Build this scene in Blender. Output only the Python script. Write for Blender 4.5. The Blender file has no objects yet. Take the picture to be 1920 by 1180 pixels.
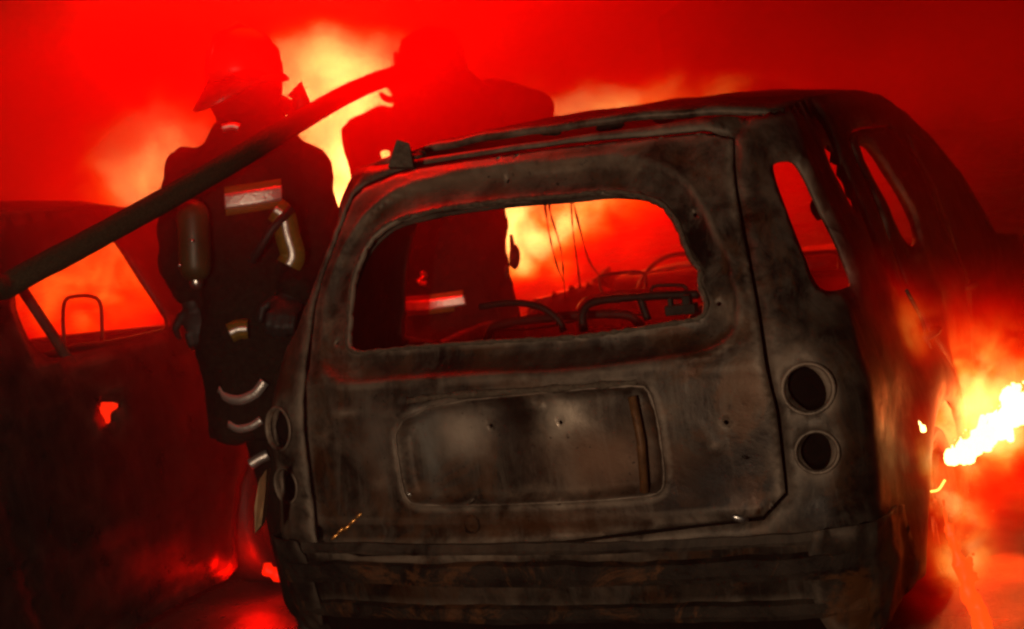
import bpy, bmesh, math, random
import numpy as np
from mathutils import Vector, Matrix, noise
from mathutils.geometry import delaunay_2d_cdt
random.seed(7); rng = np.random.default_rng(7)
SC = bpy.context.scene; COL = SC.collection
# ------------------------------------------------------------------ camera
CAM = np.array([1.70, -3.51, 1.5815]); YAW, PIT, ROL = -0.4434, -0.12217, -0.14755; FPX = 2820.0
def basis():
    cy, sy, cp, sp = math.cos(YAW), math.sin(YAW), math.cos(PIT), math.sin(PIT)
    f = np.array([sy*cp, cy*cp, sp]); r = np.array([cy, -sy, 0.0]); u = np.cross(r, f)
    c, s = math.cos(ROL), math.sin(ROL)
    return c*r+s*u, -s*r+c*u, f
CR, CU, CF = basis()
cam = bpy.data.cameras.new('camera'); camo = bpy.data.objects.new('camera', cam); COL.objects.link(camo)
cam.sensor_width = 36; cam.lens = FPX*36/1920; cam.clip_end = 500; cam.clip_start = 0.05
camo.matrix_world = Matrix(((CR[0], CU[0], -CF[0], CAM[0]), (CR[1], CU[1], -CF[1], CAM[1]), (CR[2], CU[2], -CF[2], CAM[2]), (0, 0, 0, 1)))
cam.dof.use_dof = True; cam.dof.focus_distance = 3.9; cam.dof.aperture_fstop = 3.2
SC.camera = camo
# ------------------------------------------------------------------ world, lamp, exposure
w = bpy.data.worlds.new('World'); SC.world = w; w.use_nodes = True
nt = w.node_tree; bg = nt.nodes['Background']; sky = nt.nodes.new('ShaderNodeTexSky')
sky.sky_type = 'NISHITA'; sky.sun_disc = False; sky.sun_elevation = math.radians(-8); sky.sun_rotation = math.radians(200)
nt.links.new(sky.outputs[0], bg.inputs[0]); bg.inputs[1].default_value = 0.05
SC.view_settings.view_transform = 'Standard'; SC.view_settings.look = 'None'; SC.view_settings.exposure = 0; SC.view_settings.gamma = 1
cy = SC.cycles
cy.max_bounces = 5; cy.diffuse_bounces = 2; cy.glossy_bounces = 3; cy.volume_bounces = 1; cy.transparent_max_bounces = 8
cy.volume_step_rate = 1.0; cy.volume_max_steps = 192; cy.filter_width = 2.4; cy.caustics_reflective = False; cy.caustics_refractive = False
cy.sample_clamp_indirect = 4

def U(px, py, d):
    return CAM + d*(CF + (px-960)/FPX*CR + (590-py)/FPX*CU)
def on(px, py, axis, val):
    v = CF + (px-960)/FPX*CR + (590-py)/FPX*CU
    return CAM + v*((val-CAM[axis])/v[axis])
def proj(X):
    d = X-CAM; z = d@CF
    return np.stack([960+FPX*(d@CR)/z, 590-FPX*(d@CU)/z], -1)
def light(kind, name, loc, energy, color, size=.1, target=None):
    l = bpy.data.lights.new(name, kind); l.energy = energy; l.color = color
    if kind == 'AREA': l.size = size
    else: l.shadow_soft_size = size
    o = bpy.data.objects.new(name, l); o.location = Vector(loc); COL.objects.link(o)
    if target is not None: o.rotation_euler = (Vector(target)-Vector(loc)).to_track_quat('-Z', 'Y').to_euler()
    return o
RED = (1.0, 0.002, 0.0)
# light of the fires, with two low lamps added between the cars
light('POINT', 'fire_or_fill_light', U(640, 330, 8.4), 170, RED, .5)
light('POINT', 'fire_or_fill_light', U(1010, 360, 8.4), 190, RED, .5)
light('POINT', 'fire_or_fill_light', U(230, 440, 8.4), 90, RED, .5)
light('POINT', 'fire_or_fill_light', U(1500, 380, 8.6), 80, RED, .5)
light('POINT', 'fire_or_fill_light', (-1.25, 2.9, .30), 30, RED, .15)  # low red lamp added between the cars, no flame built here
light('POINT', 'fire_or_fill_light', U(470, 1085, 5.45), 5, RED, .04)  # lamp added near the ground for the red streak
light('POINT', 'flame_light', U(1880, 790, 4.9), 18, (1, .07, .004), .12)
light('POINT', 'flame_light', U(1890, 1060, 4.9), 8, (1, .05, .003), .12)
# added overhead fill, then torch light coming from beside the photographer
light('POINT', 'fire_or_fill_light', U(500, -150, 5.0), 240, RED, .25)  # unseen red lamp above the frame, added to brighten the smoke
light('SPOT', 'torch_light', CAM+np.array([-.80, -.10, -.12]), 195, (1, .72, .48), .05, U(850, 540, 4.2)).data.spot_size = math.radians(50)

# ------------------------------------------------------------------ object helpers
def tag(o, label=None, cat=None, group=None, kind=None):
    if label: o['label'] = label
    if cat: o['category'] = cat
    if group: o['group'] = group
    if kind: o['kind'] = kind
    return o
def empty(name, loc):
    o = bpy.data.objects.new(name, None); o.location = Vector(loc); COL.objects.link(o); o.empty_display_size = .2
    return o
def wloc(o):
    v = np.zeros(3)
    while o is not None: v = v+np.array(o.location); o = o.parent
    return v
def mesh(name, verts, faces, mat, parent=None, smooth=True, loc=None):
    """verts in world coordinates; origin at parent's origin or loc"""
    verts = np.asarray(verts, float)
    if parent is not None: base = wloc(parent)
    elif loc is not None: base = np.array(loc, float)
    else: base = np.array([verts[:, 0].mean(), verts[:, 1].mean(), verts[:, 2].min()])
    me = bpy.data.meshes.new(name); me.from_pydata([tuple(v) for v in verts-base], [], [tuple(map(int, f)) for f in faces]); me.update()
    if smooth: me.polygons.foreach_set('use_smooth', [True]*len(me.polygons))
    if mat: me.materials.append(mat)
    o = bpy.data.objects.new(name, me); COL.objects.link(o)
    if parent is not None: o.parent = parent
    else: o.location = Vector(base)
    return o
class G:
    """geometry gatherer in world space"""
    def __init__(s): s.v = []; s.f = []
    def add(s, v, f):
        n = len(s.v); s.v += [tuple(map(float, p)) for p in v]; s.f += [tuple(n+i for i in q) for q in f]; return s
    def loft(s, rings, cap=True):
        n = len(rings[0]); v = [p for r in rings for p in r]; f = []
        for i in range(len(rings)-1):
            for j in range(n):
                k = (j+1) % n; f.append((i*n+j, i*n+k, (i+1)*n+k, (i+1)*n+j))
        if cap:
            v.append(np.mean(rings[0], 0)); v.append(np.mean(rings[-1], 0)); a = len(v)-2
            for j in range(n):
                k = (j+1) % n; f.append((a, k, j)); f.append((a+1, (len(rings)-1)*n+j, (len(rings)-1)*n+k))
        return s.add(v, f)
    def tube(s, pts, r, n=10, cap=True, wob=0):
        P = np.array(pts, float); rr = np.full(len(P), r) if np.isscalar(r) else np.array(r, float)
        T = np.gradient(P, axis=0); T /= np.linalg.norm(T, axis=1)[:, None]+1e-9
        a = np.cross(T[0], [0, 0, 1.0]); a = a if np.linalg.norm(a) > .1 else np.cross(T[0], [1.0, 0, 0]); rings = []
        for i in range(len(P)):
            a = a-T[i]*(a@T[i]); a /= np.linalg.norm(a); b = np.cross(T[i], a); k = rr[i]*(1+wob*rng.normal())
            rings.append([P[i]+k*(math.cos(t)*a+math.sin(t)*b) for t in np.linspace(0, 2*math.pi, n, endpoint=False)])
        return s.loft(rings, cap)
    def caps(s, p0, p1, r0, r1, n=14):
        """tapered capsule"""
        p0 = np.array(p0, float); p1 = np.array(p1, float); d = p1-p0; L = np.linalg.norm(d)+1e-9; d /= L
        pts = []; rr = []
        for t in (-.98, -.8, -.5, 0): pts.append(p0+d*r0*t); rr.append(r0*math.sqrt(1-t*t))
        for t in (0, .5, .8, .98): pts.append(p1+d*r1*t); rr.append(r1*math.sqrt(1-t*t))
        return s.tube(pts, rr, n)
    def ell(s, c, ax, n=16, m=10):
        """ellipsoid: ax = 3 axis vectors"""
        ax = np.array(ax, float); rings = []
        for i in range(1, m):
            t = math.pi*i/m
            rings.append([c+ax[2]*math.cos(t)+math.sin(t)*(ax[0]*math.cos(q)+ax[1]*math.sin(q)) for q in np.linspace(0, 2*math.pi, n, endpoint=False)])
        return s.loft(rings)
    def box(s, c, h, rot=None):
        c = np.array(c, float); R = np.eye(3) if rot is None else rot
        v = [c+R@(np.array([x, y, z])*h) for x in (-1, 1) for y in (-1, 1) for z in (-1, 1)]
        return s.add(v, [(0, 1, 3, 2), (4, 6, 7, 5), (0, 4, 5, 1), (2, 3, 7, 6), (0, 2, 6, 4), (1, 5, 7, 3)])
    def build(s, name, mat, parent=None, smooth=True, loc=None): return mesh(name, s.v, s.f, mat, parent, smooth, loc)
def mod_remesh(o, vox, smooth=3, fac=.5):
    m = o.modifiers.new('r', 'REMESH'); m.mode = 'VOXEL'; m.voxel_size = vox; m.use_smooth_shade = True
    if smooth: k = o.modifiers.new('s', 'SMOOTH'); k.iterations = smooth; k.factor = fac
    return o
def mod_solid(o, t, off=-1):
    m = o.modifiers.new('t', 'SOLIDIFY'); m.thickness = t; m.offset = off; return o
def mod_bevel(o, w, seg=2):
    m = o.modifiers.new('b', 'BEVEL'); m.width = w; m.segments = seg; m.limit_method = 'ANGLE'; return o
def spline(P, n):
    P = np.array(P, float); Q = np.vstack([2*P[0]-P[1], P, 2*P[-1]-P[-2]]); out = []
    for i in range(1, len(Q)-2):
        for t in np.linspace(0, 1, n, endpoint=False):
            a, b, c, d = Q[i-1:i+3]
            out.append(.5*((2*b)+(c-a)*t+(2*a-5*b+4*c-d)*t*t+(3*b-a-3*c+d)*t**3))
    out.append(P[-1]); return np.array(out)

# ------------------------------------------------------------------ materials
def newmat(name):
    m = bpy.data.materials.new(name); m.use_nodes = True; t = m.node_tree; b = t.nodes['Principled BSDF']; return m, t, b
def nd(t, kind, **kw):
    n = t.nodes.new(kind)
    for k, v in kw.items():
        if k.startswith('i_'):
            key = k[2:]; n.inputs[int(key) if key.isdigit() else key.replace('_', ' ')].default_value = v
        else: setattr(n, k, v)
    return n
def noise_n(t, scale, detail=6, rough=.6, vec=None, dist=0):
    n = nd(t, 'ShaderNodeTexNoise'); n.inputs['Scale'].default_value = scale; n.inputs['Detail'].default_value = detail
    n.inputs['Roughness'].default_value = rough; n.inputs['Distortion'].default_value = dist
    if vec is not None: t.links.new(vec, n.inputs['Vector'])
    return n.outputs['Fac']
def ramp(t, src, stops, interp='LINEAR'):
    r = nd(t, 'ShaderNodeValToRGB'); e = r.color_ramp.elements; r.color_ramp.interpolation = interp
    e[0].position, e[0].color = stops[0][0], (*stops[0][1], 1); e[1].position, e[1].color = stops[-1][0], (*stops[-1][1], 1)
    for p, c in stops[1:-1]: x = e.new(p); x.color = (*c, 1)
    t.links.new(src, r.inputs[0]); return r.outputs[0]
def mix(t, fac, a, b, mode='MIX'):
    m = nd(t, 'ShaderNodeMix', data_type='RGBA', blend_type=mode)
    for s, k in ((fac, 0), (a, 6), (b, 7)):
        if isinstance(s, (float, int)): m.inputs[k].default_value = s
        elif isinstance(s, tuple): m.inputs[k].default_value = (*s, 1)
        else: t.links.new(s, m.inputs[k])
    return m.outputs[2]
def mth(t, op, a, b=None, c=None, clamp=False):
    m = nd(t, 'ShaderNodeMath', operation=op, use_clamp=clamp)
    for i, s in enumerate((a, b, c)):
        if s is None: continue
        if isinstance(s, (float, int)): m.inputs[i].default_value = s
        else: t.links.new(s, m.inputs[i])
    return m.outputs[0]
def gauss(t, pos, c, sig):
    """exp(-|(p-c)/sig|^2) in camera-free object coordinates"""
    a = nd(t, 'ShaderNodeVectorMath', operation='SUBTRACT'); t.links.new(pos, a.inputs[0]); a.inputs[1].default_value = tuple(c)
    m = nd(t, 'ShaderNodeVectorMath', operation='DIVIDE'); t.links.new(a.outputs[0], m.inputs[0]); m.inputs[1].default_value = tuple(sig)
    d = nd(t, 'ShaderNodeVectorMath', operation='DOT_PRODUCT'); t.links.new(m.outputs[0], d.inputs[0]); t.links.new(m.outputs[0], d.inputs[1])
    return mth(t, 'EXPONENT', mth(t, 'MULTIPLY', d.outputs['Value'], -1.0))
def warp(t, tc, sc, amp):
    n = nd(t, 'ShaderNodeTexNoise'); n.inputs['Scale'].default_value = sc; n.inputs['Detail'].default_value = 5; n.inputs['Roughness'].default_value = .6; t.links.new(tc, n.inputs['Vector'])
    s = nd(t, 'ShaderNodeVectorMath', operation='SUBTRACT'); t.links.new(n.outputs['Color'], s.inputs[0]); s.inputs[1].default_value = (.5, .5, .5)
    k = nd(t, 'ShaderNodeVectorMath', operation='SCALE'); t.links.new(s.outputs[0], k.inputs[0]); k.inputs['Scale'].default_value = amp
    a = nd(t, 'ShaderNodeVectorMath', operation='ADD'); t.links.new(tc, a.inputs[0]); t.links.new(k.outputs[0], a.inputs[1]); return a.outputs[0]
def burnt(name, ash=.10, rust=.5, wear=.5, rough=.55, tint=(1, .74, .55), metal=.35, bump=.25, patches=(), jag=.10):
    """fire-scorched sheet metal: soot, ash bloom, rust flowers, bare worn edges"""
    m, t, b = newmat(name); tc = nd(t, 'ShaderNodeTexCoord').outputs['Object']
    big = noise_n(t, 2.3, 5, .6, tc, .6); mid = noise_n(t, 7, 8, .68, tc, .4); fine = noise_n(t, 38, 6, .7, tc)
    mp = nd(t, 'ShaderNodeMapping'); mp.inputs['Scale'].default_value = (9, 9, 1.3); t.links.new(tc, mp.inputs[0])
    streak = noise_n(t, 2.0, 7, .7, mp.outputs[0], .8)
    A = tuple(ash*c for c in tint)
    base = ramp(t, big, [(.38, (.010, .007, .005)), (.47, tuple(.45*c for c in A)), (.55, A), (.66, tuple(1.8*c for c in A))])
    det = ramp(t, mid, [(.36, (.18, .15, .13)), (.5, (.8, .8, .8)), (.64, (1.7, 1.65, 1.6))])
    c = mix(t, 1.0, base, det, 'MULTIPLY')
    c = mix(t, mth(t, 'MULTIPLY', ramp(t, streak, [(.48, (0, 0, 0)), (.64, (1, 1, 1))]), .5), c, tuple(1.7*k*ash for k in (1, .85, .7)))
    rs = noise_n(t, 4.1, 9, .72, tc, 1.0)
    c = mix(t, mth(t, 'MULTIPLY', ramp(t, rs, [(.51, (0, 0, 0)), (.58, (1, 1, 1))]), rust), c, (.11, .042, .014))
    wt = warp(t, tc, 11, jag) if patches else None
    for pc, ps, col, am in patches: c = mix(t, mth(t, 'MULTIPLY', gauss(t, wt, pc, ps), am, clamp=True), c, col)
    sp = noise_n(t, 60, 4, .6, tc); c = mix(t, ramp(t, sp, [(.64, (0, 0, 0)), (.72, (.8, .8, .8))]), c, (.008, .006, .005))
    ge = nd(t, 'ShaderNodeNewGeometry').outputs['Pointiness']
    wr = mth(t, 'MULTIPLY', ramp(t, ge, [(.505, (0, 0, 0)), (.56, (1, 1, 1))]), wear)
    c = mix(t, mth(t, 'MULTIPLY', wr, ramp(t, mid, [(.35, (0, 0, 0)), (.6, (1, 1, 1))])), c, (.30, .24, .19)); b.inputs['Specular IOR Level'].default_value = .25
    t.links.new(c, b.inputs['Base Color']); b.inputs['Metallic'].default_value = metal
    t.links.new(ramp(t, mid, [(.3, (rough-.15,)*3), (.7, (rough+.2,)*3)]), b.inputs['Roughness'])
    bp = nd(t, 'ShaderNodeBump', i_Strength=bump, i_Distance=.02)
    h = mth(t, 'ADD', mth(t, 'MULTIPLY', mid, .7), mth(t, 'MULTIPLY', fine, .25)); t.links.new(h, bp.inputs['Height'])
    t.links.new(bp.outputs[0], b.inputs['Normal'])
    return m
def plain(name, col, rough=.6, metal=0, bump=0, scale=30, var=.4):
    m, t, b = newmat(name); tc = nd(t, 'ShaderNodeTexCoord').outputs['Object']
    n = noise_n(t, scale, 5, .6, tc)
    c = ramp(t, n, [(.3, tuple(k*(1-var) for k in col)), (.7, tuple(k*(1+var) for k in col))])
    t.links.new(c, b.inputs['Base Color']); b.inputs['Roughness'].default_value = rough; b.inputs['Metallic'].default_value = metal
    if rough > .78: b.inputs['Specular IOR Level'].default_value = .1
    if bump:
        bp = nd(t, 'ShaderNodeBump', i_Strength=bump, i_Distance=.01); t.links.new(n, bp.inputs['Height']); t.links.new(bp.outputs[0], b.inputs['Normal'])
    return m
def emis(name, col, s):
    m, t, b = newmat(name); b.inputs['Base Color'].default_value = (0, 0, 0, 1)
    b.inputs['Emission Color'].default_value = (*col, 1); b.inputs['Emission Strength'].default_value = s; return m
M = dict(
    tail=burnt('burnt_tailgate', .085, .5, .9, .5, patches=[((.11, -2.1, .80), (.06, .2, .06), (.60, .50, .40), .95), ((-.20, -2.1, .78), (.10, .2, .07), (.40, .33, .27), .9), ((-.03, -2.1, .80), (.05, .2, .09), (.015, .01, .007), .95),
    ((.2, -2.1, .70), (.14, .2, .08), (.22, .12, .075), .8), ((-.30, -2.1, .76), (.03, .2, .12), (.24, .24, .22), .7), ((.02, -2.1, .54), (.3, .2, .04), (.10, .04, .015), .7), ((.50, -2.1, .62), (.12, .2, .12), (.012, .009, .008), .9), ((-.45, -2.1, .80), (.07, .2, .12), (.22, .18, .15), .7), ((.1, -2.0, .96), (.5, .2, .035), (.03, .014, .009), .8), ((-.3, -1.75, 1.46), (.35, .2, .04), (.24, .17, .12), .8)]), body=burnt('burnt_body', .06, .35, .6, .55), beam=burnt('burnt_beam', .010, 1.0, .08, .65, bump=.9), soot=plain('soot_shade_black', (.006, .004, .003), .9),  # soot black also paints the shade in gaps and lamp holes
    rim=burnt('socket_rim', .16, .4, .8, .5), rustdark=burnt('rusty_soot', .03, 1.0, .3, .65), dark=burnt('soot_metal', .02, .2, .2, .7), frame=plain('scorched_tube', (.03, .02, .015), .6, .5), paint=burnt('sooty_paint', .016, .1, .2, .36, tint=(1, .5, .4), metal=.2, bump=.12),
    cloth=plain('turnout_cloth', (.018, .013, .009), .85, 0, .5, 55), trous=plain('turnout_trousers', (.015, .011, .008), .85, 0, .5, 45),
    hose=plain('hose_jacket', (.04, .028, .016), .8, 0, .4, 160), rubber=plain('black_rubber', (.015, .014, .013), .6, 0, .2, 40),
    helmet=plain('helmet_shell', (.05, .03, .02), .35, 0, .1, 12), lime=plain('lime_trim', (.20, .12, .015), .6, 0, .2, 60, .25),
    silver=plain('silver_tape', (.96, .92, .88), .44, .85, .3, 60, .06), skin=plain('skin', (.35, .2, .14), .5, 0, .1, 40, .1),
    visor=plain('visor', (.03, .02, .02), .1, 0), cyl=plain('cylinder_paint', (.05, .038, .014), .45, 0, .1, 12), steel=plain('bare_steel', (.7, .68, .66), .34, 1),
    ash=plain('ash_lump', (.10, .08, .06), .9, 0, .8, 60))

# ------------------------------------------------------------------ car skins
def smooth_prof(tb):
    zs = np.linspace(-.1, 1.8, 191); v = np.interp(zs, [a for a, b in tb], [b for a, b in tb]); k = np.hanning(17); k /= k.sum()
    v = np.convolve(np.pad(v, 8, 'edge'), k, 'valid'); return lambda z: np.interp(z, zs, v)
class Skin:
    """closed horizontal section wrapped round the car; s = run along it from the middle of the tail, z = height"""
    def __init__(s, Y, Wd, L, cx=0, y0=0, R=.15, flares=()):
        s.Y, s.W, s.L, s.cx, s.y0, s.R, s.fl = smooth_prof(Y), smooth_prof(Wd), L, cx, y0, R, flares
        s.se = .98+L-.6            # where the flank turns into the nose
        s.RF = .38; s.sf = s.se+.6+.55
    def P(k, s, z, d=0.0):
        s = np.asarray(s, float); z = np.asarray(z, float)
        def base(s, z):
            a = np.abs(s); sg = np.where(s < 0, -1, 1); w = k.W(z); yr = k.Y(z); R = k.R
            th = np.clip((a-.67)/.31, 0, 1)*math.pi/2
            x = np.where(a < .67, a*(w-R)/.67, w-R+R*np.sin(th)); y = np.where(a < .67, yr+.05*np.minimum(1, a/.67)**2, yr+.05+R*(1-np.cos(th)))
            ye = k.L-k.RF+0*a
            y = np.where(a > .98, yr+.05+R+(a-.98)/(k.se-.98)*(ye-(yr+.05+R)), y)
            for (fy, fz, fr, amp) in k.fl:
                rr = np.hypot(y-fy, (z-fz)); x = x+np.where(a > .9, amp*np.exp(-((rr-fr)/.13)**2)*(z > -1), 0)
            x = x-np.where(a > .98, .04*np.clip((y-2.2)/1.6, 0, 1)**2, 0)
            t2 = np.clip((a-k.se)/.6, 0, 1)*math.pi/2; xf = w-.04
            x = np.where(a > k.se, xf-k.RF+k.RF*np.cos(t2), x); y = np.where(a > k.se, ye+k.RF*np.sin(t2), y)
            t3 = np.clip((a-k.se-.6)/.55, 0, 1); x = np.where(a > k.se+.6, (xf-k.RF)*(1-t3), x)
            return np.stack([k.cx+sg*x, k.y0+y, z], -1)
        p = base(s, z)
        if np.any(np.asarray(d) != 0):
            e = 1e-3; ds = base(s+e, z)-base(s-e, z); dz = base(s, z+e)-base(s, z-e)
            n = np.cross(ds, dz); n /= np.linalg.norm(n, axis=-1)[..., None]+1e-12
            p = p+n*np.asarray(d)[..., None]
        return p
    def F(k, y, z):        # flank (y,z) -> (s,z)
        a = k.Y(z)+.05+k.R; return (.98+(y-a)/(k.L-k.RF-a)*(k.se-.98), z)
    def unp(k, pts, lo, hi):
        gs, gz = np.meshgrid(np.linspace(lo, hi, 500), np.linspace(0, 1.65, 200), indexing='ij')
        Q = proj(k.P(gs, gz)); a = np.gradient(Q, axis=0); b = np.gradient(Q, axis=1)
        vis = (a[..., 0]*b[..., 1]-a[..., 1]*b[..., 0]) < 0; out = []
        for p in pts:
            e = ((Q-np.array(p))**2).sum(-1); e = np.where(vis, e, 1e12); i = np.unravel_index(e.argmin(), e.shape); out.append((gs[i], gz[i]))
        return out
def inpoly(x, y, P):
    P = np.asarray(P); r = np.zeros(len(x), bool); j = len(P)-1
    for i in range(len(P)):
        c = ((P[i, 1] > y) != (P[j, 1] > y)) & (x < (P[j, 0]-P[i, 0])*(y-P[i, 1])/(P[j, 1]-P[i, 1]+1e-15)+P[i, 0]); r ^= c; j = i
    return r
def dpoly(x, y, P):
    P = np.asarray(P); d = np.full(len(x), 1e9)
    for i in range(len(P)):
        a = P[i]; b = P[(i+1) % len(P)]; v = b-a; t = np.clip(((x-a[0])*v[0]+(y-a[1])*v[1])/(v@v+1e-12), 0, 1)
        d = np.minimum(d, np.hypot(x-a[0]-t*v[0], y-a[1]-t*v[1]))
    return d
def sdpoly(x, y, P): d = dpoly(x, y, P); return np.where(inpoly(x, y, P), -d, d)
def roundp(P, it=2):
    P = np.array(P, float)
    for _ in range(it):
        Q = np.roll(P, -1, 0); P = np.stack([.8*P+.2*Q, .2*P+.8*Q], 1).reshape(-1, 2)
    return P
def resample(P, h):
    P = np.array(P, float); out = []
    for i in range(len(P)):
        a = P[i]; b = P[(i+1) % len(P)]; n = max(1, int(np.ceil(np.linalg.norm(b-a)/h)))
        out += [a+(b-a)*t/n for t in range(n)]
    return np.array(out)
def circ(c, r, n=20, rz=None): return [(c[0]+r*math.cos(t), c[1]+(rz or r)*math.sin(t)) for t in np.linspace(0, 2*math.pi, n, endpoint=False)]
def panel(name, skin, outer, holes, mat, parent, h=.02, disp=None, off=0.0, thick=.008):
    outer = resample(outer, h); holes = [resample(q, h) for q in holes]
    lo = outer.min(0); hi = outer.max(0); gx, gy = np.meshgrid(np.arange(lo[0], hi[0], h), np.arange(lo[1], hi[1], h))
    gx = gx.copy(); gx[::2] += h/2; x = gx.ravel(); y = gy.ravel(); ok = inpoly(x, y, outer) & (dpoly(x, y, outer) > .45*h)
    for q in holes: ok &= ~inpoly(x, y, q) & (dpoly(x, y, q) > .45*h)
    V = [Vector(p) for p in outer]; E = [(i, (i+1) % len(outer)) for i in range(len(outer))]
    for q in holes:
        n = len(V); V += [Vector(p) for p in q]; E += [(n+i, n+(i+1) % len(q)) for i in range(len(q))]
    V += [Vector((a, b)) for a, b in zip(x[ok], y[ok])]
    v, e, f, *_ = delaunay_2d_cdt(V, E, [], 0, 1e-6); v = np.array([tuple(p) for p in v]); f = np.array([q for q in f if len(q) == 3])
    c = v[f].mean(1); keep = inpoly(c[:, 0], c[:, 1], outer)
    for q in holes: keep &= ~inpoly(c[:, 0], c[:, 1], q)
    f = f[keep]; d = np.full(len(v), off)
    if disp is not None: d = d+disp(v[:, 0], v[:, 1])
    a, b, cc = v[f[:, 0]], v[f[:, 1]], v[f[:, 2]]; cr = (b[:, 0]-a[:, 0])*(cc[:, 1]-a[:, 1])-(b[:, 1]-a[:, 1])*(cc[:, 0]-a[:, 0])
    f = np.where((cr < 0)[:, None], f[:, ::-1], f)
    used = np.unique(f); mp = -np.ones(len(v), int); mp[used] = np.arange(len(used))
    o = mesh(name, skin.P(v[used, 0], v[used, 1], d[used]), mp[f], mat, parent)
    if thick: mod_solid(o, thick)
    return o
def nz(p, sc, seed=0): return noise.noise(Vector((p[0]*sc+seed, p[1]*sc, (p[2] if len(p) > 2 else 0)*sc)))
def dents(amp, sc, seed=0):
    return lambda x, y: np.array([amp*nz((a, b), sc, seed)+amp*.35*nz((a, b), sc*3.3, seed+9) for a, b in zip(x, y)])
def mir(P): return [(-a, b) for a, b in P][::-1]
ss = lambda a, b, x: (lambda t: t*t*(3-2*t))(np.clip((x-a)/(b-a), 0, 1))

# ------------------------------------------------------------------ ground
g = G(); N = 72; rr = [0, .6, 1.5, 3, 5, 8, 14, 22, 34]; vv = [(0, 0, 0)]; ff = []
for r in rr[1:]: vv += [(r*math.cos(a), r*math.sin(a)+2, 0) for a in np.linspace(0, 2*math.pi, N, endpoint=False)]
for j in range(N): ff.append((0, 1+j, 1+(j+1) % N))
for i in range(len(rr)-2):
    for j in range(N): ff.append((1+i*N+j, 1+(i+1)*N+j, 1+(i+1)*N+(j+1) % N, 1+i*N+(j+1) % N))
mg, t, b = newmat('wet_asphalt'); tc = nd(t, 'ShaderNodeTexCoord').outputs['Object']
pud = noise_n(t, .9, 5, .6, tc); agg = noise_n(t, 90, 4, .7, tc); md = noise_n(t, 8, 6, .65, tc)
t.links.new(mix(t, ramp(t, md, [(.3, (0, 0, 0)), (.7, (1, 1, 1))]), (.035, .03, .028), (.07, .06, .052)), b.inputs['Base Color'])
t.links.new(ramp(t, pud, [(.42, (.18,)*3), (.6, (.6,)*3)]), b.inputs['Roughness'])
bp = nd(t, 'ShaderNodeBump', i_Strength=.5, i_Distance=.01); t.links.new(mth(t, 'ADD', agg, mth(t, 'MULTIPLY', md, 1.5)), bp.inputs['Height']); t.links.new(bp.outputs[0], b.inputs['Normal'])
tag(mesh('ground', vv, ff, mg, None, False, (0, 2, 0)), 'dark wet asphalt under the burned cars glowing red with reflected fire', 'ground', kind='structure')

# ------------------------------------------------------------------ main burned car
SK = Skin([(0, .08), (.3, 0), (.5, -.03), (.6, 0), (.9, .02), (1.0, .07), (1.2, .18), (1.4, .30), (1.5, .37), (1.6, .44)],
          [(.0, .82), (.2, .86), (.45, .89), (.8, .895), (.95, .86), (1.15, .815), (1.35, .745), (1.5, .70), (1.6, .64)],
          4.3, flares=((.98, .22, .44, .045), (3.5, .22, .44, .05)))
F = SK.F
car = tag(empty('burned_car', (0, 2.1, 0)), 'burned-out dark compact wagon in the foreground, gutted shell seen from its tailgate', 'car')
tg = SK.unp([(628, 352), (760, 318), (900, 298), (1100, 268), (1372, 240), (1374, 330), (1400, 480), (1428, 620), (1450, 760), (1475, 966), (1240, 992), (1000, 1020), (605, 1043), (590, 950), (575, 800), (580, 680), (597, 540), (612, 430)], -1, 1)
tg = [(max(-.74, s), z) for s, z in tg]
tgr = roundp(tg, 1)
win = roundp(SK.unp([(652, 662), (656, 590), (664, 520), (690, 450), (735, 412), (840, 392), (960, 376), (1060, 366), (1130, 358), (1190, 366), (1240, 384), (1268, 418), (1285, 470), (1300, 492), (1312, 505), (1306, 530), (1320, 560), (1318, 598), (1200, 612), (1080, 630), (900, 640), (760, 652)], -1, 1), 2)
tgo = np.array(tgr)+0; cen = tgo.mean(0); dirn = (tgo-cen)/np.linalg.norm(tgo-cen, axis=1)[:, None]; tgo = tgo+dirn*.009
lampsR = SK.unp([(1515, 728), (1532, 850)], .5, 1.1); lampsL = SK.unp([(523, 803), (537, 912)], -.98, -.5)
LR = [.056, .047]
quart = roundp(SK.unp([(1448, 305), (1465, 296), (1500, 296), (1548, 385), (1612, 528), (1590, 540), (1545, 543), (1520, 500)], .7, 1.6), 2)
sliver = SK.unp([(1543, 272), (1562, 268), (1592, 330), (1614, 395), (1602, 400), (1562, 320)], .7, 2.0)
# doors in (y,z)
def dwin(y0, y1, yt0, yt1, zb, zt): return roundp([F(y0, zb), F(y1, zb), F(yt1, zt), F(yt0, zt)], 2)
doorR = [F(.97, 1.02), F(1.0, .80), F(1.22, .62), F(1.40, .42), F(1.42, .16), F(1.95, .15), F(1.93, .95), F(1.86, 1.40), F(1.2, 1.43), F(1.02, 1.40)]
doorF = [F(1.97, .15), F(3.0, .15), F(3.06, .5), F(3.00, .84), F(2.80, .97), F(2.30, 1.30), F(1.90, 1.39), F(1.96, .95)]
wR = dwin(1.16, 1.52, 1.10, 1.36, 1.03, 1.385); wF = dwin(2.10, 2.55, 2.02, 2.16, 1.02, 1.30)
wRl = dwin(1.04, 1.88, 1.08, 1.84, .90, 1.375); wFl = dwin(2.02, 2.84, 1.97, 2.24, .88, 1.33)
def arch(y, z=.22, r=.37, n=14, z0=.16):
    a0 = math.asin((z0-z)/r); return [F(y+r*math.cos(t), z+r*math.sin(t)) for t in np.linspace(math.pi-a0, a0, n)]
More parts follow.
